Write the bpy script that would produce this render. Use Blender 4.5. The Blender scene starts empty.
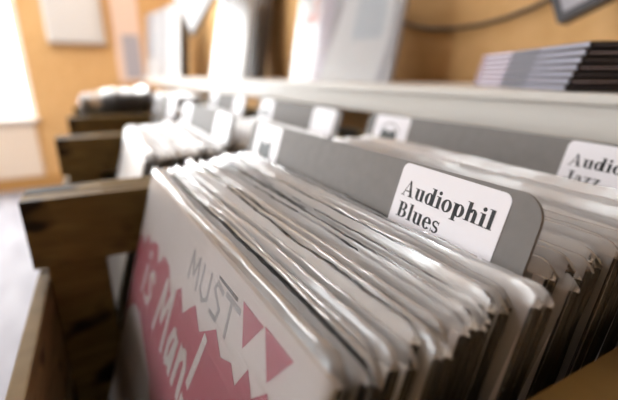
import bpy, bmesh, math, random
from mathutils import Vector, Matrix, noise
random.seed(7)
sc = bpy.context.scene
COL = sc.collection
S = 0.01                      # everything below is written in centimetres
FLOOR = -95.0                 # the camera is the origin of the centimetre frame
def W(x, y, z): return Vector((x*S, y*S, (z-FLOOR)*S))
PI = math.pi
LEAN = math.atan(.3)
# ------------------------------------------------------------------ materials
def mat(name, col, rough=.6, spec=.4, metal=0, coat=0, coatr=.1, bump=None, noise_cols=None, scale=8, stretch=(1,1,1), detail=4, trans=0, sheen=0):
    m = bpy.data.materials.new(name); m.use_nodes = True
    nt = m.node_tree; b = nt.nodes['Principled BSDF']
    b.inputs['Base Color'].default_value = (*col, 1)
    b.inputs['Roughness'].default_value = rough
    b.inputs['Specular IOR Level'].default_value = spec
    b.inputs['Metallic'].default_value = metal
    b.inputs['Coat Weight'].default_value = coat
    b.inputs['Coat Roughness'].default_value = coatr
    if bump or noise_cols:
        tc = nt.nodes.new('ShaderNodeTexCoord'); mp = nt.nodes.new('ShaderNodeMapping')
        mp.inputs['Scale'].default_value = stretch
        nt.links.new(tc.outputs['Object'], mp.inputs['Vector'])
        n = nt.nodes.new('ShaderNodeTexNoise'); n.inputs['Scale'].default_value = scale; n.inputs['Detail'].default_value = detail
        nt.links.new(mp.outputs[0], n.inputs['Vector'])
        if noise_cols:
            r = nt.nodes.new('ShaderNodeValToRGB')
            els = r.color_ramp.elements
            els[0].position = noise_cols[0][0]; els[0].color = (*noise_cols[0][1], 1)
            els[1].position = noise_cols[-1][0]; els[1].color = (*noise_cols[-1][1], 1)
            for p, c in noise_cols[1:-1]:
                e = els.new(p); e.color = (*c, 1)
            nt.links.new(n.outputs['Fac'], r.inputs['Fac']); nt.links.new(r.outputs[0], b.inputs['Base Color'])
        if bump:
            bp = nt.nodes.new('ShaderNodeBump'); bp.inputs['Strength'].default_value = bump; bp.inputs['Distance'].default_value = .002
            nt.links.new(n.outputs['Fac'], bp.inputs['Height']); nt.links.new(bp.outputs[0], b.inputs['Normal'])
    return m

def film_mat(name, tint, opacity, rough):
    """clear polythene: part see-through, part milky, glossy all over, finely crinkled"""
    m = bpy.data.materials.new(name); m.use_nodes = True
    nt = m.node_tree; nt.nodes.clear()
    out = nt.nodes.new('ShaderNodeOutputMaterial')
    tr = nt.nodes.new('ShaderNodeBsdfTransparent'); tr.inputs[0].default_value = (.96, .96, .95, 1)
    df = nt.nodes.new('ShaderNodeBsdfDiffuse'); df.inputs[0].default_value = (*tint, 1)
    tl = nt.nodes.new('ShaderNodeBsdfTranslucent'); tl.inputs[0].default_value = (*tint, 1)
    gl = nt.nodes.new('ShaderNodeBsdfGlossy'); gl.inputs['Roughness'].default_value = rough; gl.inputs['Color'].default_value = (.95, .95, .95, 1)
    m1 = nt.nodes.new('ShaderNodeMixShader'); m1.inputs[0].default_value = .18
    nt.links.new(df.outputs[0], m1.inputs[1]); nt.links.new(tl.outputs[0], m1.inputs[2])
    m2 = nt.nodes.new('ShaderNodeMixShader'); m2.inputs[0].default_value = opacity
    nt.links.new(tr.outputs[0], m2.inputs[1]); nt.links.new(m1.outputs[0], m2.inputs[2])
    fr = nt.nodes.new('ShaderNodeFresnel'); fr.inputs[0].default_value = 1.62
    m3 = nt.nodes.new('ShaderNodeMixShader')
    nt.links.new(fr.outputs[0], m3.inputs[0]); nt.links.new(m2.outputs[0], m3.inputs[1]); nt.links.new(gl.outputs[0], m3.inputs[2])
    tc = nt.nodes.new('ShaderNodeTexCoord'); mp = nt.nodes.new('ShaderNodeMapping'); mp.inputs['Scale'].default_value = (.16, 1, 1.8)
    n = nt.nodes.new('ShaderNodeTexNoise'); n.inputs['Scale'].default_value = 70; n.inputs['Detail'].default_value = 3; n.inputs['Distortion'].default_value = .6
    bp = nt.nodes.new('ShaderNodeBump'); bp.inputs['Strength'].default_value = .6; bp.inputs['Distance'].default_value = .001
    nt.links.new(tc.outputs['Object'], mp.inputs[0]); nt.links.new(mp.outputs[0], n.inputs['Vector'])
    nt.links.new(n.outputs['Fac'], bp.inputs['Height'])
    for k in (df, gl, fr): nt.links.new(bp.outputs[0], k.inputs['Normal'])
    nt.links.new(m3.outputs[0], out.inputs[0])
    return m

def wood(name, dark, mid, light, seed=0, knots=True):
    m = bpy.data.materials.new(name); m.use_nodes = True
    nt = m.node_tree; b = nt.nodes['Principled BSDF']
    b.inputs['Roughness'].default_value = .7; b.inputs['Specular IOR Level'].default_value = .25
    tc = nt.nodes.new('ShaderNodeTexCoord'); mp = nt.nodes.new('ShaderNodeMapping')
    mp.inputs['Location'].default_value = (seed*.37, seed*.21, seed*.13); mp.inputs['Scale'].default_value = (1, 1, 6)
    nt.links.new(tc.outputs['Object'], mp.inputs[0])
    n = nt.nodes.new('ShaderNodeTexNoise'); n.inputs['Scale'].default_value = 9; n.inputs['Detail'].default_value = 6; n.inputs['Distortion'].default_value = 1.2
    nt.links.new(mp.outputs[0], n.inputs['Vector'])
    r = nt.nodes.new('ShaderNodeValToRGB'); e = r.color_ramp.elements
    e[0].position = .32; e[0].color = (*mid, 1); e[1].position = .68; e[1].color = (*light, 1)
    nt.links.new(n.outputs['Fac'], r.inputs[0])
    last = r.outputs[0]
    if knots:
        v = nt.nodes.new('ShaderNodeTexNoise'); v.inputs['Scale'].default_value = 16; v.inputs['Detail'].default_value = 1
        mp2 = nt.nodes.new('ShaderNodeMapping'); mp2.inputs['Location'].default_value = (seed*.11, seed*.53+.1, seed*.29); mp2.inputs['Scale'].default_value = (1, 1, 1.8)
        nt.links.new(tc.outputs['Object'], mp2.inputs[0]); nt.links.new(mp2.outputs[0], v.inputs['Vector'])
        r2 = nt.nodes.new('ShaderNodeValToRGB'); q = r2.color_ramp.elements
        q[0].position = .57; q[0].color = (0, 0, 0, 1); q[1].position = .66; q[1].color = (1, 1, 1, 1)
        nt.links.new(v.outputs['Fac'], r2.inputs[0])
        mx = nt.nodes.new('ShaderNodeMixRGB'); mx.inputs[2].default_value = (*dark, 1)
        nt.links.new(r2.outputs[0], mx.inputs[0]); nt.links.new(last, mx.inputs[1]); last = mx.outputs[0]
    nt.links.new(last, b.inputs['Base Color'])
    bp = nt.nodes.new('ShaderNodeBump'); bp.inputs['Strength'].default_value = .3; bp.inputs['Distance'].default_value = .001
    nt.links.new(n.outputs['Fac'], bp.inputs['Height']); nt.links.new(bp.outputs[0], b.inputs['Normal'])
    return m

M = {}
M['film'] = film_mat('clear_polythene', (.96, .955, .97), .42, .13)
M['film_front'] = film_mat('clear_polythene_front', (.92, .91, .92), .13, .25)
M['film_edge'] = film_mat('clear_polythene_edge', (.9, .9, .9), .04, .2)
M['film_far'] = film_mat('milky_polythene', (.8, .79, .81), .5, .5)
M['wood'] = wood('crate_pine', (.02, .012, .005), (.14, .088, .028), (.23, .155, .055), 1)
M['wood2'] = wood('crate_pine_edge', (.06, .03, .012), (.17, .115, .05), (.27, .19, .09), 2)
M['wood_bench'] = wood('bench_wood', (.05, .03, .02), (.2, .13, .07), (.3, .2, .1), 3)
M['divider'] = mat('grey_plastic_card', (.20, .19, .183), .6, .25, bump=.05, scale=120, noise_cols=[(.3, (.18, .172, .165)), (.7, (.2, .19, .183))])
M['label'] = mat('label_paper', (.80, .79, .84), .4, .4)
M['ink'] = mat('black_print', (.012, .014, .018), .5, .3)
M['ink_soft'] = mat('grey_print', (.045, .055, .055), .5, .3)
M['shelf'] = mat('shelf_white', (.66, .64, .60), .38, .45)
M['wall'] = mat('orange_plaster', (.64, .39, .17), .75, .2, bump=.35, scale=26, noise_cols=[(.3, (.61, .365, .15)), (.7, (.68, .42, .19))])
M['ceil'] = mat('ceiling_grey', (.42, .41, .40), .9, .2)
M['white'] = mat('white_paint', (.78, .78, .77), .5, .4)
M['cabinet'] = mat('pale_grey_enamel', (.62, .60, .58), .4, .4)
M['cream'] = mat('pale_cream', (.78, .66, .54), .6, .3)
M['skirt'] = mat('ochre_skirting', (.50, .27, .09), .5, .3)
M['floor'] = mat('grey_vinyl_floor', (.3, .29, .31), .6, .2, noise_cols=[(.3, (.24, .235, .26)), (.7, (.34, .335, .37))], scale=3, stretch=(1, 4, 1))
M['curtain'] = mat('sheer_white', (.9, .9, .92), .8, .1)
M['cable'] = mat('dark_cable', (.05, .035, .02), .5, .4)
M['thread'] = mat('thin_thread', (.5, .5, .5), .5, .3)
glass = bpy.data.materials.new('window_glass'); glass.use_nodes = True
nt = glass.node_tree; nt.nodes.clear()
o_ = nt.nodes.new('ShaderNodeOutputMaterial'); a_ = nt.nodes.new('ShaderNodeBsdfTransparent'); g_ = nt.nodes.new('ShaderNodeBsdfGlossy'); g_.inputs['Roughness'].default_value = .02
x_ = nt.nodes.new('ShaderNodeMixShader'); x_.inputs[0].default_value = .05
nt.links.new(a_.outputs[0], x_.inputs[1]); nt.links.new(g_.outputs[0], x_.inputs[2]); nt.links.new(x_.outputs[0], o_.inputs[0])
M['glass'] = glass
JC = {'ivory': (.82, .78, .775), 'white': (.82, .81, .80), 'cream': (.72, .67, .61), 'grey': (.33, .32, .31), 'black': (.02, .02, .022), 'brown': (.17, .09, .05),
      'blue': (.10, .16, .28), 'red': (.42, .06, .07), 'tan': (.5, .38, .28), 'green': (.13, .2, .14)}
for k, c in JC.items(): M['j_'+k] = mat('card_'+k, c, .35, .45)
M['end_shade'] = mat('painted_end_shade', (.02, .018, .017), .7, .2)  # shade of the jacket's open end, put into the colour
M['faint'] = mat('faint_grey_print', (.42, .42, .45), .5, .3)
M['pink'] = mat('pink_print', (.52, .05, .13), .4, .4)
M['lilac'] = mat('lilac_print', (.56, .50, .60), .45, .4)
M['slate'] = mat('slate_print', (.15, .155, .20), .4, .45)
M['slate2'] = mat('slate_light_print', (.26, .265, .34), .4, .45)
M['nearblack'] = mat('black_print_board', (.02, .017, .022), .4, .4)
M['dkred'] = mat('dark_red_print', (.16, .03, .03), .4, .4)
M['peach'] = mat('peach_print', (.80, .62, .52), .5, .3)
M['palegrey'] = mat('pale_grey_print', (.42, .41, .46), .4, .4)
M['palewhite'] = mat('white_print', (.80, .81, .83), .4, .4)
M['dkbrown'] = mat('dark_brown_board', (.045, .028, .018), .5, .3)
M['coral'] = mat('coral_print', (.75, .32, .30), .5, .3)
M['skyprint'] = mat('pale_blue_print', (.60, .66, .72), .4, .4)

# ------------------------------------------------------------------ mesh helpers
def box(bm, x0, y0, z0, x1, y1, z1, mi=0, bev=0):
    t = bmesh.new()
    bmesh.ops.create_cube(t, size=1)
    for v in t.verts:
        v.co = Vector(((x0+x1)/2+v.co.x*(x1-x0), (y0+y1)/2+v.co.y*(y1-y0), (z0+z1)/2+v.co.z*(z1-z0)))
    if bev: bmesh.ops.bevel(t, geom=t.edges[:], offset=bev, segments=2, affect='EDGES', profile=.6)
    for f in t.faces: f.material_index = mi
    merge(bm, t)
def merge(bm, t, mtx=None):
    if mtx: t.transform(mtx)
    vm = {}
    for v in t.verts: vm[v] = bm.verts.new(v.co)
    for f in t.faces:
        try:
            g = bm.faces.new([vm[v] for v in f.verts]); g.material_index = f.material_index; g.smooth = f.smooth
        except ValueError: pass
    t.free()
def tube(bm, pts, r, seg=8, mi=0):
    pts = [Vector(p) for p in pts]; rings = []
    for i, p in enumerate(pts):
        d = (pts[min(i+1, len(pts)-1)]-pts[max(i-1, 0)]).normalized()
        a = d.orthogonal().normalized() if i == 0 else (rings_a - d*rings_a.dot(d)).normalized()
        rings_a = a; b = d.cross(a)
        rr = r[i] if isinstance(r, (list, tuple)) else r
        rings.append([bm.verts.new(p+a*math.cos(2*PI*k/seg)*rr+b*math.sin(2*PI*k/seg)*rr) for k in range(seg)])
    for i in range(len(rings)-1):
        for k in range(seg):
            f = bm.faces.new((rings[i][k], rings[i][(k+1) % seg], rings[i+1][(k+1) % seg], rings[i+1][k])); f.smooth = True; f.material_index = mi
    bm.faces.new(rings[0][::-1]); bm.faces.new(rings[-1])
def prism(bm, poly, y0, y1, mi=0):
    """outline in the x-z plane, given a thickness in y"""
    a = [bm.verts.new((x, y0, z)) for x, z in poly]; b = [bm.verts.new((x, y1, z)) for x, z in poly]
    fs = [bm.faces.new(a), bm.faces.new(b[::-1])]
    n = len(poly)
    for i in range(n): fs.append(bm.faces.new((a[i], b[i], b[(i+1) % n], a[(i+1) % n])))
    for f in fs: f.material_index = mi
def obj(name, bm, mats, parent=None, loc=None, rot=None):
    bmesh.ops.recalc_face_normals(bm, faces=bm.faces[:])
    bmesh.ops.scale(bm, vec=(S, S, S), verts=bm.verts[:])
    me = bpy.data.meshes.new(name); bm.to_mesh(me); bm.free()
    for m in (mats if isinstance(mats, (list, tuple)) else [mats]): me.materials.append(M[m])
    o = bpy.data.objects.new(name, me); COL.objects.link(o)
    if parent: o.parent = parent
    if loc is not None: o.location = loc
    if rot is not None: o.rotation_euler = rot
    return o
def empty(name, loc, rot=(0, 0, 0)):
    o = bpy.data.objects.new(name, None); COL.objects.link(o); o.location = loc; o.rotation_euler = rot
    o.empty_display_size = .05
    return o
def tag(o, label, cat, group=None):
    assert 4 <= len(label.split()) <= 16, label
    o['label'] = label; o['category'] = cat
    if group: o['group'] = group
    return o
def world_box(name, a, b, m, parent=None, bev=0, origin=None):
    """box between two centimetre-frame corners, object origin at the base centre"""
    cx, cy, cz = (a[0]+b[0])/2, (a[1]+b[1])/2, a[2]
    bm = bmesh.new(); box(bm, a[0]-cx, a[1]-cy, 0, b[0]-cx, b[1]-cy, b[2]-a[2], 0, bev)
    o = obj(name, bm, m, parent)
    o.location = W(cx, cy, cz) if parent is None else W(cx, cy, cz)-parent.location
    return o
def structure(o): o['kind'] = 'structure'; return o

# ------------------------------------------------------------------ the room
XW, YW, YF, XR, ZC = -405., 73., -330., 125., 175.
structure(world_box('floor', (XW, YF, FLOOR-5), (XR, YW, FLOOR), 'floor'))
structure(world_box('ceiling', (XW, YF, ZC), (XR, YW, ZC+5), 'ceil'))
structure(world_box('wall_back', (XW-12, YW, FLOOR-5), (XR+12, YW+12, ZC+5), 'wall'))
structure(world_box('wall_right', (XR, YF, FLOOR-5), (XR+12, YW, ZC+5), 'wood_bench'))  # unseen wall, brought close in brown wood to block bounce light
def wall_with_hole(name, axis, pos, thick, a0, a1, holes, m):
    bm = bmesh.new()
    xs = sorted({a0, a1} | {h[0] for h in holes} | {h[1] for h in holes}); zs = sorted({FLOOR-5, ZC+5} | {h[2] for h in holes} | {h[3] for h in holes})
    for i in range(len(xs)-1):
        for j in range(len(zs)-1):
            mx, mz = (xs[i]+xs[i+1])/2, (zs[j]+zs[j+1])/2
            if any(h[0] < mx < h[1] and h[2] < mz < h[3] for h in holes): continue
            if axis == 'x': box(bm, pos-thick, xs[i], zs[j]-FLOOR, pos, xs[i+1], zs[j+1]-FLOOR)
            else: box(bm, xs[i], pos-thick, zs[j]-FLOOR, xs[i+1], pos, zs[j+1]-FLOOR)
    bmesh.ops.remove_doubles(bm, verts=bm.verts[:], dist=.001)
    return structure(obj(name, bm, m, loc=(0, 0, 0)))
WIN = (-150., -46., -34., 120.)
wall_with_hole('wall_left', 'x', XW, 12, YF, YW, [WIN], 'wall')
FW = [(-370., -240., -20., 130.), (-190., -60., -20., 130.)]
wall_with_hole('wall_front', 'y', YF, 12, XW, XR, FW, 'wall')
def window(name, axis, pos, h):
    a0, a1, z0, z1 = h
    bm = bmesh.new(); gm = bmesh.new()
    def b(t, p0, u0, w0, p1, u1, w1):
        if axis == 'x': box(t, p0, u0, w0-FLOOR, p1, u1, w1-FLOOR)
        else: box(t, u0, p0, w0-FLOOR, u1, p1, w1-FLOOR)
    p = pos-6
    for u0, u1, w0, w1 in ((a0, a0+5, z0, z1), (a1-5, a1, z0, z1), (a0+5, a1-5, z0, z0+5), (a0+5, a1-5, z1-5, z1), ((a0+a1)/2-3, (a0+a1)/2+3, z0+5, z1-5)):
        b(bm, p-2.5, u0, w0, p+2.5, u1, w1)
    f = structure(obj(name, bm, 'white', loc=(0, 0, 0)))
    b(gm, p-.3, a0+5, z0+5, p+.3, a1-5, z1-5)
    obj('glass_pane', gm, 'glass', f)
    sb = bmesh.new(); b(sb, pos-3, a0-3, z0-2.5, pos+7, a1+1, z0-.01)
    obj('window_sill', sb, 'white', f)
window('window_1', 'x', XW, WIN); window('window_2', 'y', YF, FW[0]); window('window_3', 'y', YF, FW[1])
structure(world_box('pale_panel_1', (XW, -150, FLOOR+11), (XW+2.2, -49, -37), 'cream', bev=.4))  # plain cream panel added over the pale stretch of wall below the window
structure(world_box('baseboard_left', (XW, YF, FLOOR), (XW+2.5, YW, FLOOR+10), 'skirt', bev=.4))
# wall cabinet on the far wall
cab = empty('wall_cabinet', W(XW, -6.5, 25)); tag(cab, 'pale grey shallow cabinet hung high on the orange far wall beside the window', 'cabinet')
bm = bmesh.new(); box(bm, .05, -21, 0, 8, 21, 78, bev=.6); obj('body', bm, 'cabinet', cab)
bm = bmesh.new(); box(bm, 8.05, -20, 1, 9.8, 17, 77, bev=.5); obj('door', bm, 'cabinet', cab)

# ------------------------------------------------------------------ bench and shelf
bench = empty('display_bench', W(-100, 15, FLOOR)); tag(bench, 'long low wooden bench carrying the row of record crates', 'bench')
bm = bmesh.new(); box(bm, -200, -20, 50.2, 108, 22.5, 53.8, bev=.3); obj('bench_top', bm, 'wood_bench', bench)
for lx in (-195, -60, 30, 102):
    for ly in (-17, 19):
        bm = bmesh.new(); box(bm, lx-3, ly-3, 0, lx+3, ly+3, 50.1, bev=.3); obj('leg', bm, 'wood_bench', bench)
shelf = empty('wall_shelf', W(-120, 56, -6.5)); tag(shelf, 'long off-white shelf with a deep front edge running behind the crates', 'shelf')
bm = bmesh.new(); box(bm, -270, -17.2, 3.9, 244, 16.9, 4.95, bev=.25); obj('shelf_board', bm, 'shelf', shelf)
bm = bmesh.new(); box(bm, -270, -16.7, .7, 244, -14.6, 3.88, bev=.12); obj('front_edge', bm, 'shelf', shelf)
for bx in (-240, -120, 0, 120):
    bm = bmesh.new(); prism(bm, [(16.9, 3.85), (16.9, -16), (15, -16), (-12, 1.5), (-12, 3.85)], -1.5, 1.5)
    o = obj('bracket', bm, 'shelf', shelf); bmesh_rot = o.data; o.data.transform(Matrix.Rotation(PI/2, 4, 'Z')); o.location = (bx*S, 0, 0)

# ------------------------------------------------------------------ crates
SEEDS = [0]
def crate(x0, x1, y0, y1, label):
    zf = -41.1
    r = empty('record_crate', W((x0+x1)/2, (y0+y1)/2, zf)); tag(r, label, 'crate')
    cx, cy = (x0+x1)/2, (y0+y1)/2
    def part(name, a, b, m='wood', bev=.18, groove=None):
        bm = bmesh.new()
        ax, ay, az, bx, by, bz = a[0]-cx, a[1]-cy, a[2]-zf, b[0]-cx, b[1]-cy, b[2]-zf
        if groove:
            g0, g1 = groove[0]-cy, groove[1]-cy; mx = ax+(bx-ax)*.42; nx = ax+(bx-ax)*.66
            box(bm, ax, ay, az, bx, by, bz-.55)
            box(bm, ax, ay, bz-.55, bx, g0, bz); box(bm, ax, g1, bz-.55, bx, by, bz)
            box(bm, ax, g0, bz-.55, mx, g1, bz); box(bm, nx, g0, bz-.55, bx, g1, bz)
            bmesh.ops.remove_doubles(bm, verts=bm.verts[:], dist=.001)
        else: box(bm, ax, ay, az, bx, by, bz, bev=bev)
        return obj(name, bm, m, r)
    part('crate_bottom', (x0+2, y0+1.9, -41.1), (x1-2, y1-1.6, -39.5))
    for s, xa in ((0, x0), (1, x1-2.4)):
        xb = xa+2.4; ins = .35
        sl = part('side_slat', (xa, y0-.4, -17.4), (xb, y1, -10.8), 'wood', groove=(y0+6.2, y0+19) )
        pa, pb = (xa, xb-ins) if s == 0 else (xa+ins, xb)
        part('corner_post', (pa, y0+.6, -41.1), (pb, y0+5.6, -17.45))
        part('corner_post', (pa, y1-5.6, -41.1), (pb, y1, -17.45))
        part('side_slat', (pa+.3, y0+5.65, -40.0), (pb-.3, y1-5.65, -33))
    part('front_board', (x0, y0-.6, -29.8), (x1, y0+.55, -18.9), 'wood2')
    part('front_board', (x0, y0-.6, -41.1), (x1, y0+.55, -30.4), 'wood2')
    part('back_board', (x0+2.45, y1-1.5, -24), (x1-2.45, y1, -8.4))
    part('back_board', (x0+2.45, y1-1.5, -41.1), (x1-2.45, y1, -25))
    return r
crate(-43.4, -3.6, -7.0, 37.2, 'nearest wooden slatted crate, holding the record with the pink cover')
crate(-83.6, -43.8, -7.0, 37.2, 'wooden slatted crate next along from the nearest one, full of white-looking sleeves')
crate(-123.8, -84.0, -7.0, 37.2, 'blurred wooden crate third along the row, with empty dark space at its front')
crate(-164.0, -124.2, -7.0, 37.2, 'blurred wooden crate at the far end of the row, nearest the window wall')

# ------------------------------------------------------------------ records
def jacket_bm(w=31.3, h=31.3, t=.32, slot=True):
    bm = bmesh.new(); box(bm, -w/2, -t/2, 0, w/2, t/2, h, bev=.04)
    box(bm, w/2+.002, -t/2, .02, w/2+.03, t/2, h-.06, 1)      # dark strip painting in the shade at the jacket's open side
    return bm
def cover_bm(seed, w=31.9, h=31.9, gap=.30, amp=.22, flare=.25, dome=True, nx=64):
    """loose polythene bag: two wavy sheets, closed at the sides, folded over or gaping at the top"""
    bm = bmesh.new()
    zs = [0, 8, 16, 22, 26, 28.5, 30, 31, 31.6] 
    top = [(-1.0, .0), (-.8, .35), (-.3, .6), (.3, .62), (.8, .35), (1.0, 0)] if dome else None
    def nz(x, z, k): return .8*noise.noise(Vector((x*.09+seed*9.7, z*.08, seed*3.1+k*5.0)))+.45*noise.noise(Vector((x*.3+seed*4.3, z*.1, seed*1.7+k*2.0)))+.22*noise.noise(Vector((x*1.1+seed*2.3, z*.3, seed*1.1+k*4.0)))+.10*noise.noise(Vector((x*3.1+seed*2.3, z*.9, seed*1.1+k*4.0)))
    def col(i):
        x = (-.5+i/nx)*w
        e = abs(2*i/nx-1); side = max(0, 1-(1-e)*18)        # 1 at the very edge
        c = nz(x, 0, 9)*amp*1.3
        pts = []
        hh = h+nz(x, 50, 3)*.22-.5*side**2
        for k, sgn in ((1, -1), (2, 1)):
            rows = []
            for z in zs:
                u = z/31.6
                g = gap*(1-.55*side)+(flare*max(0, u-.85)/.15*(1-side)*(.5+.9*abs(nz(x, 3, k+4))))
                y = sgn*(g*.62+abs(nz(x, z, k))*amp*.35*u**3)+c*u**6
                rows.append((x+(nz(z, x*.1, 7)*.15*side), y, z/31.6*hh))
            pts.append(rows)
        f, b = pts
        row = list(f)
        if dome:
            yf, yb = f[-1][1], b[-1][1]; m = (yf+yb)/2; hw = (yb-yf)/2
            for q, hgt in top[1:-1]: row.append((x, m+q*hw, hh+hgt*hw))
        row += b[::-1]
        return row
    cols = [[bm.verts.new(p) for p in col(i)] for i in range(nx+1)]
    n = len(cols[0]); nf = len(zs)
    for i in range(nx):
        for j in range(n-1):
            if not dome and j == nf-1: continue
            f = bm.faces.new((cols[i][j], cols[i+1][j], cols[i+1][j+1], cols[i][j+1])); f.smooth = True; f.material_index = int((i < 1 or i >= nx-1) and not nf-2 < j < nf+6)
    for i in (0, nx):       # welded sides
        for j in range(nf-1):
            f = bm.faces.new((cols[i][j], cols[i][j+1], cols[i][n-2-j], cols[i][n-1-j])); f.smooth = True; f.material_index = 1
    return bm
cover_meshes = {}
def make_cover(seed, key, dome, amp, flare, gap, parent):
    k = (seed, key, dome)
    if k in cover_meshes:
        o = bpy.data.objects.new('plastic_cover', cover_meshes[k]); COL.objects.link(o); o.parent = parent; return o
    o = obj('plastic_cover', cover_bm(seed, dome=dome, amp=amp, flare=flare, gap=gap, nx=110 if key == 'film' else 36), [key, 'film_edge'], parent)
    cover_meshes[k] = o.data; return o
jm = {}
def make_jacket(color, parent, t=.3):
    k = (color, t)
    if k in jm:
        o = bpy.data.objects.new('jacket', jm[k]); COL.objects.link(o); o.parent = parent; return o
    o = obj('jacket', jacket_bm(t=t), ['j_'+color, 'end_shade'], parent); jm[k] = o.data; return o
def record(cx, ytop, ztop, color, label, group, seed, film='film', dome=True, amp=.2, flare=.2, gap=.3, yaw=0, lean=LEAN, t=.3):
    h = 31.6
    y = ytop-math.sin(lean)*h; z = ztop-math.cos(lean)*h
    e = empty('record_sleeve', W(cx, y, z), (-lean, 0, yaw))
    tag(e, label, 'record', group)
    make_jacket(color, e, t)
    make_cover(seed, film, dome, amp, flare, gap, e)
    return e
ORD = ['first', 'second', 'third', 'fourth', 'fifth', 'sixth', 'seventh', 'eighth', 'ninth', 'tenth', 'eleventh', 'twelfth', 'thirteenth', 'fourteenth', 'fifteenth', 'sixteenth']
# front record with printed cover
XC = -23.2
front = record(XC, 4.7, -8.75, 'ivory', 'front record in a clear cover with white brush lettering on pink artwork', None, 901, film='film_front', amp=.12, flare=.08, gap=.46, dome=True, yaw=math.radians(2.6))
ys = -.16
def decal(name, polys, m, y=ys, th=.015):
    bm = bmesh.new()
    for p in polys: prism(bm, p, y-th, y)
    return obj(name, bm, m, front)
pink = [(-15.55, 24.9), (-14.2, 25.6), (-13.3, 24.9), (-11.9, 26.5), (-10.6, 25.9), (-9.6, 26.6), (-8.1, 26.9), (-7.0, 25.6), (-5.6, 26.9), (-3.8, 26.8), (-2.4, 25.4), (-.2, 26.9), (1.0, 25.7), (2.1, 26.7), (2.9, 27.3), (4.3, 26.4), (6.4, 27.8), (7.6, 27.0),
        (8.8, 27.5), (9.6, 26.9), (10.4, 28.3), (11.2, 27.5), (12.2, 28.5), (13.2, 27.6), (14.3, 28.6), (15.55, 28.0),
        (15.55, 2), (2, 2), (0, 9), (-1.2, 16.5), (-3.5, 18.2), (-6.3, 18.9), (-9.9, 19.9), (-12.5, 19.4), (-15.55, 17)]
decal('pink_artwork', [pink, [(8.6, 30.5), (10.8, 30.5), (9.5, 28.7)], [(10.9, 30.6), (13.3, 30.6), (12.0, 28.8)]], 'pink')
def stroke(pts, w):
    """quads along a polyline with a square-ended brush"""
    out = []
    for (x0, z0), (x1, z1) in zip(pts[:-1], pts[1:]):
        d = Vector((x1-x0, z1-z0)); L = d.length; d /= L; n = Vector((-d.y, d.x))*w/2; e = d*w*.2
        a = Vector((x0, z0))-e; b = Vector((x1, z1))+e
        out.append([tuple(a-n), tuple(b-n), tuple(b+n), tuple(a+n)])
    return out
def brush(ch, x, z, h, wd):
    P = {'M': [[(0, 0), (.15, 1.05), (.45, .35), (.8, 1.1), (1, 0)]], 'a': [[(.9, .55), (.4, .64), (.1, .35), (.2, .04), (.6, .1), (.9, .6)], [(.9, .6), (1, 0)]],
         'n': [[(.1, .64), (.12, 0)], [(.12, .45), (.5, .66), (.85, .5), (1, 0)]], '!': [[(.3, .38), (.6, 1.2)], [(.15, .02), (.2, .14)]],
         'i': [[(.3, .6), (.3, 0)], [(.35, .8), (.35, .92)]], 's': [[(.95, .57), (.5, .67), (.15, .52), (.85, .25), (.6, .03), (0, .06)]]}[ch]
    out = []
    for pl in P: out += stroke([(x+px*wd+.22*pz*h, z+pz*h) for px, pz in pl], .56)
    return out
polys = []
for ch, x, z, wd in (('i', -10.8, 21.6, .8), ('s', -9.3, 21.6, 2.0), ('M', -4.9, 21.3, 3.1), ('a', -.9, 21.3, 1.6), ('n', 1.5, 21.3, 1.6), ('!', 3.7, 21.4, .9)):
    polys += brush(ch, x, z, 4.4, wd)
decal('brush_lettering', polys, 'j_white', ys-.017)
polys = []
for ch, x0 in (('M', .6), ('U', 3.0), ('S', 5.0), ('T', 6.8)):
    pl = {'M': [(0, 0), (.1, 1), (.4, .3), (.7, 1), (.8, 0)], 'U': [(0, 1), (0, .2), (.3, 0), (.6, .2), (.6, 1)], 'S': [(.6, .9), (.2, 1), (.05, .75), (.55, .4), (.45, .05), (0, .05)], 'T': [(.3, 1), (.3, 0)]}[ch]
    polys += stroke([(x0+a*2.2, 28.0+b*1.9) for a, b in pl], .26)
    if ch == 'T': polys += stroke([(x0-.1, 29.9), (x0+1.7, 29.9)], .3)
decal('small_grey_lettering', polys, 'faint', ys-.001)
decal('black_bar', [[(5.4, 30.15), (8.0, 30.15), (8.0, 30.35), (5.4, 30.3)]], 'ink', ys-.001)

# records between the pink-fronted one and the Blues divider
pal = ['white', 'white', 'ivory', 'white', 'ivory', 'grey', 'white', 'white', 'ivory', 'white', 'blue', 'white', 'black']
y = 5.45; n = 0
specs = []
yd = 14.35
clump = [0, .05, .03, .42, .03, .05, .02, .03, .5, .03, .05, .02, .05, .3, .02, .04, .02, .4, .02]
while y < yd-.3:
    step = .325+random.random()*.05+clump[n % len(clump)]
    specs.append(y); y += step; n += 1
N = len(specs)
for i, yt in enumerate(specs):
    rr = random.Random(i*13+5)
    u = i/(N-1)
    zt = -8.75+1.1*u+rr.uniform(-.35, .28)
    lab = ('%s record back from the pink-covered one, edge-on in its clear cover' % ORD[i]) if i < min(N//2, 14) else ('%s record in front of the grey Blues divider, in a clear cover' % ORD[N-1-i])
    record(XC+rr.uniform(-.55, .7), yt, zt, rr.choice(pal), lab, 'records in front of the Blues divider', 100+i, dome=rr.random() < .25, amp=rr.uniform(.03, .075), flare=rr.uniform(.02, .09), gap=.2, yaw=math.radians(.6+2.0*(1-u)), t=.22)
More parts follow.
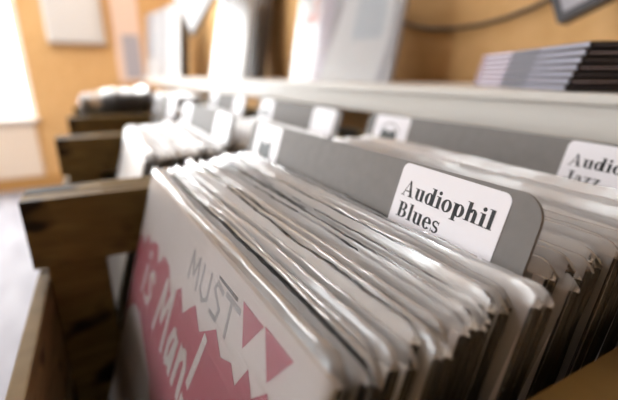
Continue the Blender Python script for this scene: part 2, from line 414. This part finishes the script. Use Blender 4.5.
# between the Blues and the Jazz divider
y = 15.75; k = 0
A2 = []
while y < 29.2:
    A2.append(y); y += .38+(.3 if k % 6 == 5 else .03); k += 1
for i, yt in enumerate(A2):
    rr = random.Random(i*7+900)
    zt = -8.1+.9*i/len(A2)+rr.uniform(-.3, .3)
    if i < 12: lab = '%s record behind the grey Blues divider, in a clear cover' % ORD[i]
    elif i >= len(A2)-10: lab = '%s record in front of the grey Jazz divider, in a clear cover' % ORD[len(A2)-1-i]
    else: lab = 'clear-covered record in the middle of the pack between the Blues and Jazz dividers'
    record(-23.6+rr.uniform(-.5, .5), yt, zt, rr.choice(['tan', 'ivory', 'white', 'white', 'grey', 'ivory', 'brown', 'white']), lab, 'records between the two dividers', 300+i % 12, dome=rr.random() < .4, amp=.06, flare=.06, gap=.22, t=.24)
# more crates
def pack(x, y0, y1, zt, step, label, group, seed, film='film_far', cols=pal, zj=.3, xj=.5, slope=0, lean0=None):
    yy = y0; i = 0
    rr = random.Random(seed)
    L = []
    while yy < y1: L.append(yy); yy += step*(1+rr.random()*.5)
    for i, yt in enumerate(L):
        if i == 0: lab = 'front record of ' + label
        elif i < 5: lab = '%s record of ' % ORD[i] + label
        else: lab = 'record in the rear of ' + label
        record(x+rr.uniform(-xj, xj), yt, zt+slope*i/len(L)+rr.uniform(-zj, zj), rr.choice(cols), lab, group, seed+i % 8, film=film, dome=rr.random() < .6, amp=.14, flare=.14, gap=.3, lean=LEAN if lean0 is None else lean0+(LEAN-lean0)*i/(len(L)-1))
pack(-63.3, 4.2, 14.0, -9.3, .52, 'the white pack before the nearer divider, second crate along', 'front pack of the second crate', 500, slope=.6, cols=['white', 'white', 'cream', 'white', 'grey'])
pack(-63.3, 15.8, 29.2, -8.8, .6, 'the pack behind the nearer divider, second crate along', 'rear pack of the second crate', 520, cols=['white', 'cream', 'white', 'grey'])
pack(-103.8, 16.5, 29.4, -9.0, .66, 'the blurred pack at the back of the third crate', 'pack of the third crate', 540, cols=['white', 'white', 'cream', 'grey'])
pack(-143.8, -3.9, 14.2, -5.9, .7, 'the blurred pack before the divider in the farthest crate', 'front pack of the farthest crate', 560, cols=['white', 'white', 'ivory', 'white'], zj=.8, slope=1.8, lean0=.02)
pack(-143.8, 16.2, 29.4, -6.6, .66, 'the blurred rear pack in the farthest crate', 'rear pack of the farthest crate', 580, cols=['white', 'white', 'cream', 'grey'], zj=.6)

# ------------------------------------------------------------------ divider cards with serif lettering
def arc(cx, cz, rx, rz, tx, tz, a0, a1, n=20):
    out = []
    for i in range(n):
        t0 = math.radians(a0+(a1-a0)*i/n); t1 = math.radians(a0+(a1-a0)*(i+1)/n)
        o = lambda t: (cx+rx*math.cos(t), cz+rz*math.sin(t)); q = lambda t: (cx+(rx-tx)*math.cos(t), cz+(rz-tz)*math.sin(t))
        out.append([q(t0), o(t0), o(t1), q(t1)])
    return out
def R(x0, z0, x1, z1): return [(x0, z0), (x1, z0), (x1, z1), (x0, z1)]
X = .50; C = .70; A_ = .74; SW = .16; SF = .035; H = .045   # x-height, cap height, ascender, stem, serif thickness, hairline
def glyph(c):
    if c == 'A': return [[(.50, 0), (.66, 0), (.42, .72), (.33, .72)], [(.07, 0), (.12, 0), (.40, .72), (.35, .66)], R(.17, .21, .52, .26), R(0, 0, .22, SF), R(.40, 0, .74, SF)], .76
    if c == 'u': return [R(.08, .12, .08+SW, X), R(0, X-SF, .2, X)] + arc(.27, .15, .19, .16, SW, .06, 180, 300) + [R(.36, .02, .36+SW, X), R(.29, X-SF, .45, X), R(.40, 0, .58, SF), R(.36, 0, .5, .12)], .60
    if c == 'd': return arc(.24, .25, .22, .26, SW, .045, 0, 360) + [R(.36, 0, .36+SW, A_), R(.27, A_-SF, .45, A_), R(.42, 0, .58, SF)], .60
    if c == 'i': return [R(.08, 0, .08+SW, X), R(0, 0, .29, SF), R(0, X-SF, .2, X)] + arc(.145, .65, .085, .085, .085, .085, 0, 360, 12), .32
    if c == 'l': return [R(.08, 0, .08+SW, A_), R(0, 0, .29, SF), R(0, A_-SF, .2, A_)], .32
    if c == 'o': return arc(.26, .25, .25, .265, SW, .05, 0, 360), .54
    if c == 'p': return [R(.07, -.2, .07+SW, X), R(0, -.2, .29, -.2+SF), R(0, X-SF, .15, X)] + arc(.33, .25, .23, .26, SW, .045, 0, 360), .60
    if c == 'h': return [R(.07, 0, .07+SW, A_), R(0, 0, .26, SF), R(0, A_-SF, .15, A_)] + arc(.33, .33, .18, .18, SW, .06, 0, 170) + [R(.51-SW, 0, .51, .34), R(.32, 0, .58, SF)], .61
    if c == 'B': return [R(.09, 0, .09+SW+.01, C), R(0, 0, .3, SF), R(0, C-SF, .3, C)] + arc(.3, .53, .25, .175, SW, .04, -90, 90) + arc(.3, .195, .3, .195, SW+.01, .04, -90, 90) + [R(.2, .345, .32, .385), R(.2, C-.04, .31, C), R(.2, 0, .31, .04)], .66
    if c == 'e': return arc(.26, .25, .24, .265, SW, .05, 10, 320) + [R(.1, .25, .48, .295)], .51
    if c == 's': return arc(.22, .365, .17, .145, .09, .055, 30, 255, 14) + arc(.23, .14, .18, .15, .1, .055, -150, 75, 14) + [[(.10, .35), (.15, .24), (.38, .14), (.36, .24)]] + [R(.355, .36, .385, .5), R(.03, 0, .06, .15)], .44
    if c == 'J': return [R(.26, .15, .26+SW+.01, C), R(.15, C-SF, .52, C)] + arc(.21, .16, .195, .17, SW, .05, 180, 360) + arc(.09, .17, .08, .08, .08, .08, 0, 360, 10), .54
    if c == 'a': return arc(.24, .36, .17, .15, .1, .05, 0, 170, 12) + arc(.19, .15, .17, .155, .1, .045, 60, 330, 14) + [R(.28, .04, .41, .38), R(.22, .27, .32, .305), R(.36, 0, .49, .05)], .51
    if c == 'z': return [R(.03, .455, .42, X), R(.03, 0, .43, .045), [(.02, .03), (.17, .03), (.42, .47), (.27, .47)], R(.03, .35, .06, X), R(.4, 0, .43, .15)], .47
def text_polys(s, x, z, size, width):
    adv = sum(glyph(c)[1] for c in s); kx = width/adv
    out = []
    for c in s:
        g, a = glyph(c)
        for p in g: out.append([(x+px*kx, z+pz*size) for px, pz in p])
        x += a*kx
    return out
def rrect(x0, z0, x1, z1, r, rb=0, n=6):
    pts = []
    for cx, cz, a, rr in ((x1, z1, 0, r), (x0, z1, 90, r), (x0, z0, 180, rb), (x1, z0, 270, rb)):
        if rr == 0: pts.append((cx, cz)); continue
        ox = cx+(-rr if cx == x1 else rr); oz = cz+(-rr if cz == z1 else rr)
        for i in range(n+1):
            t = math.radians(a+90*i/n); pts.append((ox+rr*math.cos(t), oz+rr*math.sin(t)))
    return pts
def divider(x0, x1, ytop, ztop, label, line2=None, yaw=0, plain=False):
    h = 36.3; y = ytop-math.sin(LEAN)*h; z = ztop-math.cos(LEAN)*h; cx = (x0+x1)/2; w = x1-x0
    e = empty('divider_card', W(cx, y, z), (-LEAN, 0, yaw)); tag(e, label, 'divider')
    bm = bmesh.new(); prism(bm, rrect(-w/2, 0, w/2, h, 1.15, 0, 8), -.09, .09); obj('card', bm, 'divider', e)
    # text label: 6.7 wide, 1.6 from the right end
    lx = w/2-8.15; lz = h-.03
    tilt = Matrix.Rotation(math.radians(1.6), 3, 'Y')
    bm = bmesh.new(); prism(bm, [(px, pz) for px, pz in rrect(0, -4.6, 6.75, 0, .42, .42)], -.11, -.092)
    L = obj('text_label', bm, 'label', e); L.location = Vector((lx, 0, lz-.05))*S; L.rotation_euler = (0, math.radians(1.3), 0)
    if line2:
        bm = bmesh.new()
        for p in text_polys('Audiophil', .43, -1.78, 1.22, 5.9): prism(bm, p, -.118, -.111)
        for p in text_polys(line2, .52, -2.98, 1.22, 3.12 if line2 == 'Blues' else 2.45): prism(bm, p, -.118, -.111)
        obj('lettering', bm, 'ink', L)
    # emblem label at the left end
    ex = -w/2+1.6
    bm = bmesh.new(); prism(bm, rrect(0, -4.6, 6.0, 0, .3, .3), -.11, -.092)
    Eo = obj('emblem_label', bm, 'label', e); Eo.location = Vector((ex, 0, lz-.08))*S; Eo['label'] = 'white label with a dark twin-humped round emblem'
    bm = bmesh.new()
    for p in ([(-1.45, -1.25), (-1.5, -.3), (-1.25, .35), (-.8, .62), (-.35, .45), (0, .2), (.35, .45), (.8, .62), (1.25, .35), (1.5, -.3), (1.45, -1.25)],):
        prism(bm, [(px+2.9, pz-2.15) for px, pz in p], -.118, -.111)
    for p in arc(2.9, -2.3, 1.75, 1.5, .12, .12, 15, 165, 16): prism(bm, p, -.118, -.111)
    obj('emblem', bm, 'ink_soft', Eo)
    return e
divider(-40.3, -8.25, 14.95, -4.6, 'grey plastic divider card with rounded corner and sharp white label reading Audiophil Blues', 'Blues', yaw=math.radians(.6))
divider(-40.9, -8.2, 30.6, -4.5, 'grey divider card labelled Audiophil Jazz, behind the sharper Blues one', 'Jazz')
divider(-79.3, -47.3, 15.0, -4.7, 'blurred grey divider card with a white label in the second crate, nearer row')
divider(-79.3, -47.3, 30.6, -4.7, 'blurred grey divider card in the second crate, under the shelf edge')
divider(-119.6, -87.6, 30.6, -4.7, 'blurred divider card in the third crate along, close to the shelf')
divider(-119.6, -87.6, 15.3, -4.7, 'blurred divider card at the front of the pack in the third crate')
divider(-159.8, -127.8, 15.3, -3.9, 'blurred divider card in the middle of the farthest crate')

# ------------------------------------------------------------------ things on the shelf
ZS = -1.55
def sleeve_panel(name, x, ybase, w, h, yaw, tilt, cols, label, cat='record', t=.9, z=None):
    """a record cover stood on edge in a clear bag, leaning back; cols = list of (x0,x1,z0,z1,material) in 0..1"""
    e = empty(name, W(x, ybase, (ZS if z is None else z)+.12), (-tilt, 0, yaw)); tag(e, label, cat)
    bm = bmesh.new(); box(bm, -w/2, 0, 0, w/2, t, h, bev=.08); obj('cover', bm, cols[0], e)
    for k, (m, poly) in enumerate(cols[1:]):
        bm = bmesh.new(); prism(bm, [(-w/2+px*w, pz*h) for px, pz in poly], -.03-.004*k, -.003)
        obj('artwork', bm, m, e)
    if cat == 'board': return e
    bm = bmesh.new()
    for yy, s in ((-.12, 0), (t+.1, 1)):
        nx = 10; cs = []
        for i in range(nx+1):
            px = -w/2-.5+(w+1)*i/nx
            cs.append([bm.verts.new((px, yy+(-.1-.25*abs(noise.noise(Vector((px*.2+x, pz*.15, s)))) if s == 0 else .0)*(0 < i < nx), pz)) for pz in [h*q/8 for q in range(9)]])
        for i in range(nx):
            for j in range(8):
                f = bm.faces.new((cs[i][j], cs[i+1][j], cs[i+1][j+1], cs[i][j+1])); f.smooth = True
    obj('plastic_cover', bm, 'film_front', e)
    return e
def Q(a, b, c, d): return [(a, c), (b, c), (b, d), (a, d)]
td = math.radians
sleeve_panel('record_cover', -105, 56.5, 24, 32, td(4), td(9), ['palewhite', ('lilac', Q(.5, 1, 0, 1)), ('coral', Q(.05, .5, .5, .58)), ('coral', Q(.36, .44, .58, 1))],
             'white and pink record cover on the shelf, partly behind the pale grey one')
sleeve_panel('record_cover', -84.5, 54.5, 30, 31.5, td(6), td(11), ['palegrey', ('lilac', Q(0, .2, 0, 1)), ('palewhite', [(.14, 0), (.86, 0), (.93, .3), (.9, .86), (.3, .86), (.34, .55)]), ('skyprint', [(.5, .3), (.85, .3), (.85, .8), (.55, .8)]), ('peach', Q(.2, .7, .9, 1))],
             'pale grey record cover with white-blue picture leaning on the shelf left of the cable')
sleeve_panel('record_cover', -176.5, 51.5, 30, 36, td(9), td(12), ['palewhite', ('skyprint', [(0, .55), (.4, 1), (0, 1)])],
             'bright white record cover on the shelf in front of the added shadow board')
sleeve_panel('dark_board', -174, 62.5, 31.5, 42, 0, td(9), ['dkbrown'],  # board added to make the dark strip of wall shadow beside the cover
             'dark brown board on the shelf, added for the shadow behind the bright white cover', cat='board')
sleeve_panel('dark_board', -297, 57, 26, 44, td(2), td(5), ['dkbrown'],
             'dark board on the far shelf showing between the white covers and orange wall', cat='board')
sleeve_panel('record_cover', -299, 48, 31.5, 46, td(12), td(6), ['palewhite', ('palegrey', Q(.0, .25, 0, 1))],
             'tall white cover on the far shelf left of the dark board')
sleeve_panel('record_cover', -335, 42.5, 31.5, 46, td(12), td(6), ['palewhite', ('palegrey', Q(0, .5, .3, 1))],
             'tall white and grey cover, farthest left on the shelf')
po = empty('poster', W(XW, 31.5, -6)); tag(po, 'peach and grey poster on the far orange wall by the shelf end', 'poster')
bm = bmesh.new(); box(bm, .1, -10, 0, .9, 12, 75, bev=.1); obj('board', bm, 'peach', po)
bm = bmesh.new(); box(bm, .92, -4, 3, .98, 10, 40); obj('artwork', bm, 'palegrey', po)
# hung cornerwise on threads
def hung(x, y, zc, side, turn, yaw, m, rim, label, th=1.2):
    e = empty('hanging_cover', W(x, y, zc), (0, 0, yaw)); tag(e, label, 'record cover')
    c, q = math.cos(turn), math.sin(turn)
    def sq(a, b): return [(u*c-v*q, u*q+v*c) for u, v in ((a, a), (b, a), (b, b), (a, b))]
    P = sq(0, side)
    bm = bmesh.new(); prism(bm, P, 0, th); obj('cover', bm, rim, e)
    bm = bmesh.new(); prism(bm, sq(1.1, side-1.1), -.05, -.005); obj('artwork', bm, m, e)
    tx, tz = P[2] if turn < PI/4 else P[2]
    bm = bmesh.new(); tube(bm, [(tx*.98, th/2, tz-.6), (tx*.98, th/2, ZC-zc-.05)], .06, 6); obj('thread', bm, 'thread', e)
    return e
hung(-178, 39, 15.2, 31.5, td(36), td(20), 'palewhite', 'dkbrown', 'white record cover hanging cornerwise on a thread above the shelf at left')
hung(-37.2, 60, 7.0, 22, td(24), td(8), 'palegrey', 'nearblack', 'grey cover with thick dark edge, hanging cornerwise above the boxed sets', th=3.0)
# cable on the wall
bm = bmesh.new()
cp = [(-104, 72.3, 21), (-96, 72.3, 17.5), (-89, 72.3, 14.2), (-82, 72.3, 11.8), (-75, 72.3, 10.3), (-68, 72.3, 9.75), (-61, 72.3, 9.8), (-55, 72.3, 10.5), (-50, 72.3, 11.6), (-44, 72.3, 13.5), (-38, 72.3, 15.8), (-30, 72.3, 18.5), (-20, 72.3, 22)]
c0 = Vector(cp[5])
tube(bm, [Vector(p)-c0 for p in cp], .42, 8)
tag(obj('cable', bm, 'cable', loc=W(*cp[5])), 'thin dark cable drooping across the orange wall above the shelf', 'cable')
# stack of boxed sets
n = 7; th = .61
ax = Vector((-23.0, 39.9)); bx = Vector((-46, 54.0)); dl = (bx-ax).normalized(); dp = Vector((-dl.y, dl.x)) if -dl.y > 0 else Vector((dl.y, -dl.x))
if dp.y < 0: dp = -dp
names = ['lowest', 'second from the bottom', 'third from the bottom', 'middle one', 'third from the top', 'second from the top', 'topmost']
ang = math.atan2(dp.y, dp.x)-PI/2      # local x along -dl, local y along dp
for i in range(n):
    z0 = ZS+.04+i*th*1.03
    u = i/(n-1)
    sh = -1.6*(1-u)*0+u*2.6
    p = ax-dl*sh*1.0
    e = empty('boxed_set', W(p.x, p.y+.25, z0), (0, 0, ang)); tag(e, 'flat lilac and slate boxed set, %s of the stack on the shelf' % names[i], 'boxed set', 'stack of boxed sets on the shelf')
    L = 26.0; D = 15.5
    bm = bmesh.new(); box(bm, -L, 0, 0, 0, D, th*.93, bev=.07); obj('box', bm, 'nearblack', e)
    hz = th*.93
    bm = bmesh.new(); box(bm, -L+.1, -.03, .16, -L*.60, -.002, hz-.08); obj('spine_print', bm, 'lilac', e)
    bm = bmesh.new(); box(bm, -L*.6, -.03, .16, -L*.33, -.002, hz-.08); obj('spine_print', bm, 'slate', e)
    bm = bmesh.new(); box(bm, -L*.33, -.03, .16, -.1, -.002, hz-.08); obj('spine_print', bm, 'slate2', e)
    bm = bmesh.new(); box(bm, -L*.97, -.034, .12, -L*.93, -.031, hz-.12); obj('spine_mark', bm, 'dkred', e)
    bm = bmesh.new(); box(bm, .002, .3, .2, .03, D-.3, hz-.25); obj('end_stripe', bm, 'lilac' if i % 2 else 'slate', e)

# ------------------------------------------------------------------ light
w = bpy.data.worlds.new('world'); sc.world = w; w.use_nodes = True
bg = w.node_tree.nodes['Background']; bg.inputs[0].default_value = (.93, .97, 1, 1); bg.inputs[1].default_value = 4.5
def area(name, loc, rot, sx, sy, power, col=(1, 1, 1)):
    l = bpy.data.lights.new(name, 'AREA'); l.shape = 'RECTANGLE'; l.size = sx*S; l.size_y = sy*S; l.energy = power; l.color = col
    o = bpy.data.objects.new(name, l); COL.objects.link(o); o.location = W(*loc); o.rotation_euler = rot; return o
area('window_daylight', (XW-14, (WIN[0]+WIN[1])/2, (WIN[2]+WIN[3])/2), (0, -PI/2, 0), WIN[3]-WIN[2], WIN[1]-WIN[0], 85, (.95, .98, 1))
for h in FW:
    area('window_daylight', ((h[0]+h[1])/2, YF-14, (h[2]+h[3])/2), (PI/2, 0, 0), h[1]-h[0], h[3]-h[2], 17, (.93, .96, 1))

area('overhead_fill', (-215, -25, ZC-3), (0, 0, 0), 60, 60, 30, (.96, .97, 1))  # soft overhead fill added to brighten the record tops, no fixture
for lx, ly in ((-215, 20), (-215, -120), (-330, -60)):      # the shop's ceiling spots
    l = bpy.data.lights.new('ceiling_spot', 'POINT'); l.energy = 9; l.shadow_soft_size = .035; l.color = (1, .93, .85)
    o = bpy.data.objects.new('ceiling_spot', l); COL.objects.link(o); o.location = W(lx, ly, 150)
# ------------------------------------------------------------------ camera
cd = bpy.data.cameras.new('camera'); cam = bpy.data.objects.new('camera', cd); COL.objects.link(cam)
cd.sensor_width = 36; cd.lens = 390/618*36; cd.clip_start = .005
p_, t_ = .3101680607879859, .4872489877430839
F = Vector((-math.cos(t_)*math.cos(p_), math.sin(t_)*math.cos(p_), -math.sin(p_)))
cam.location = W(0, 0, 0); cam.rotation_euler = F.to_track_quat('-Z', 'Y').to_euler()
cd.dof.use_dof = True
cd.dof.focus_distance = (Vector((-12.5, 14.6, -6))*S).dot(F); cd.dof.aperture_fstop = 3.8; cd.dof.aperture_blades = 9
sc.camera = cam
vs = sc.view_settings
sc.display_settings.display_device = 'sRGB'
vs.view_transform = 'Standard'; vs.look = 'None'; vs.gamma = 1; vs.use_curve_mapping = False; vs.exposure = .38
sc.cycles.max_bounces = 8; sc.cycles.transparent_max_bounces = 24
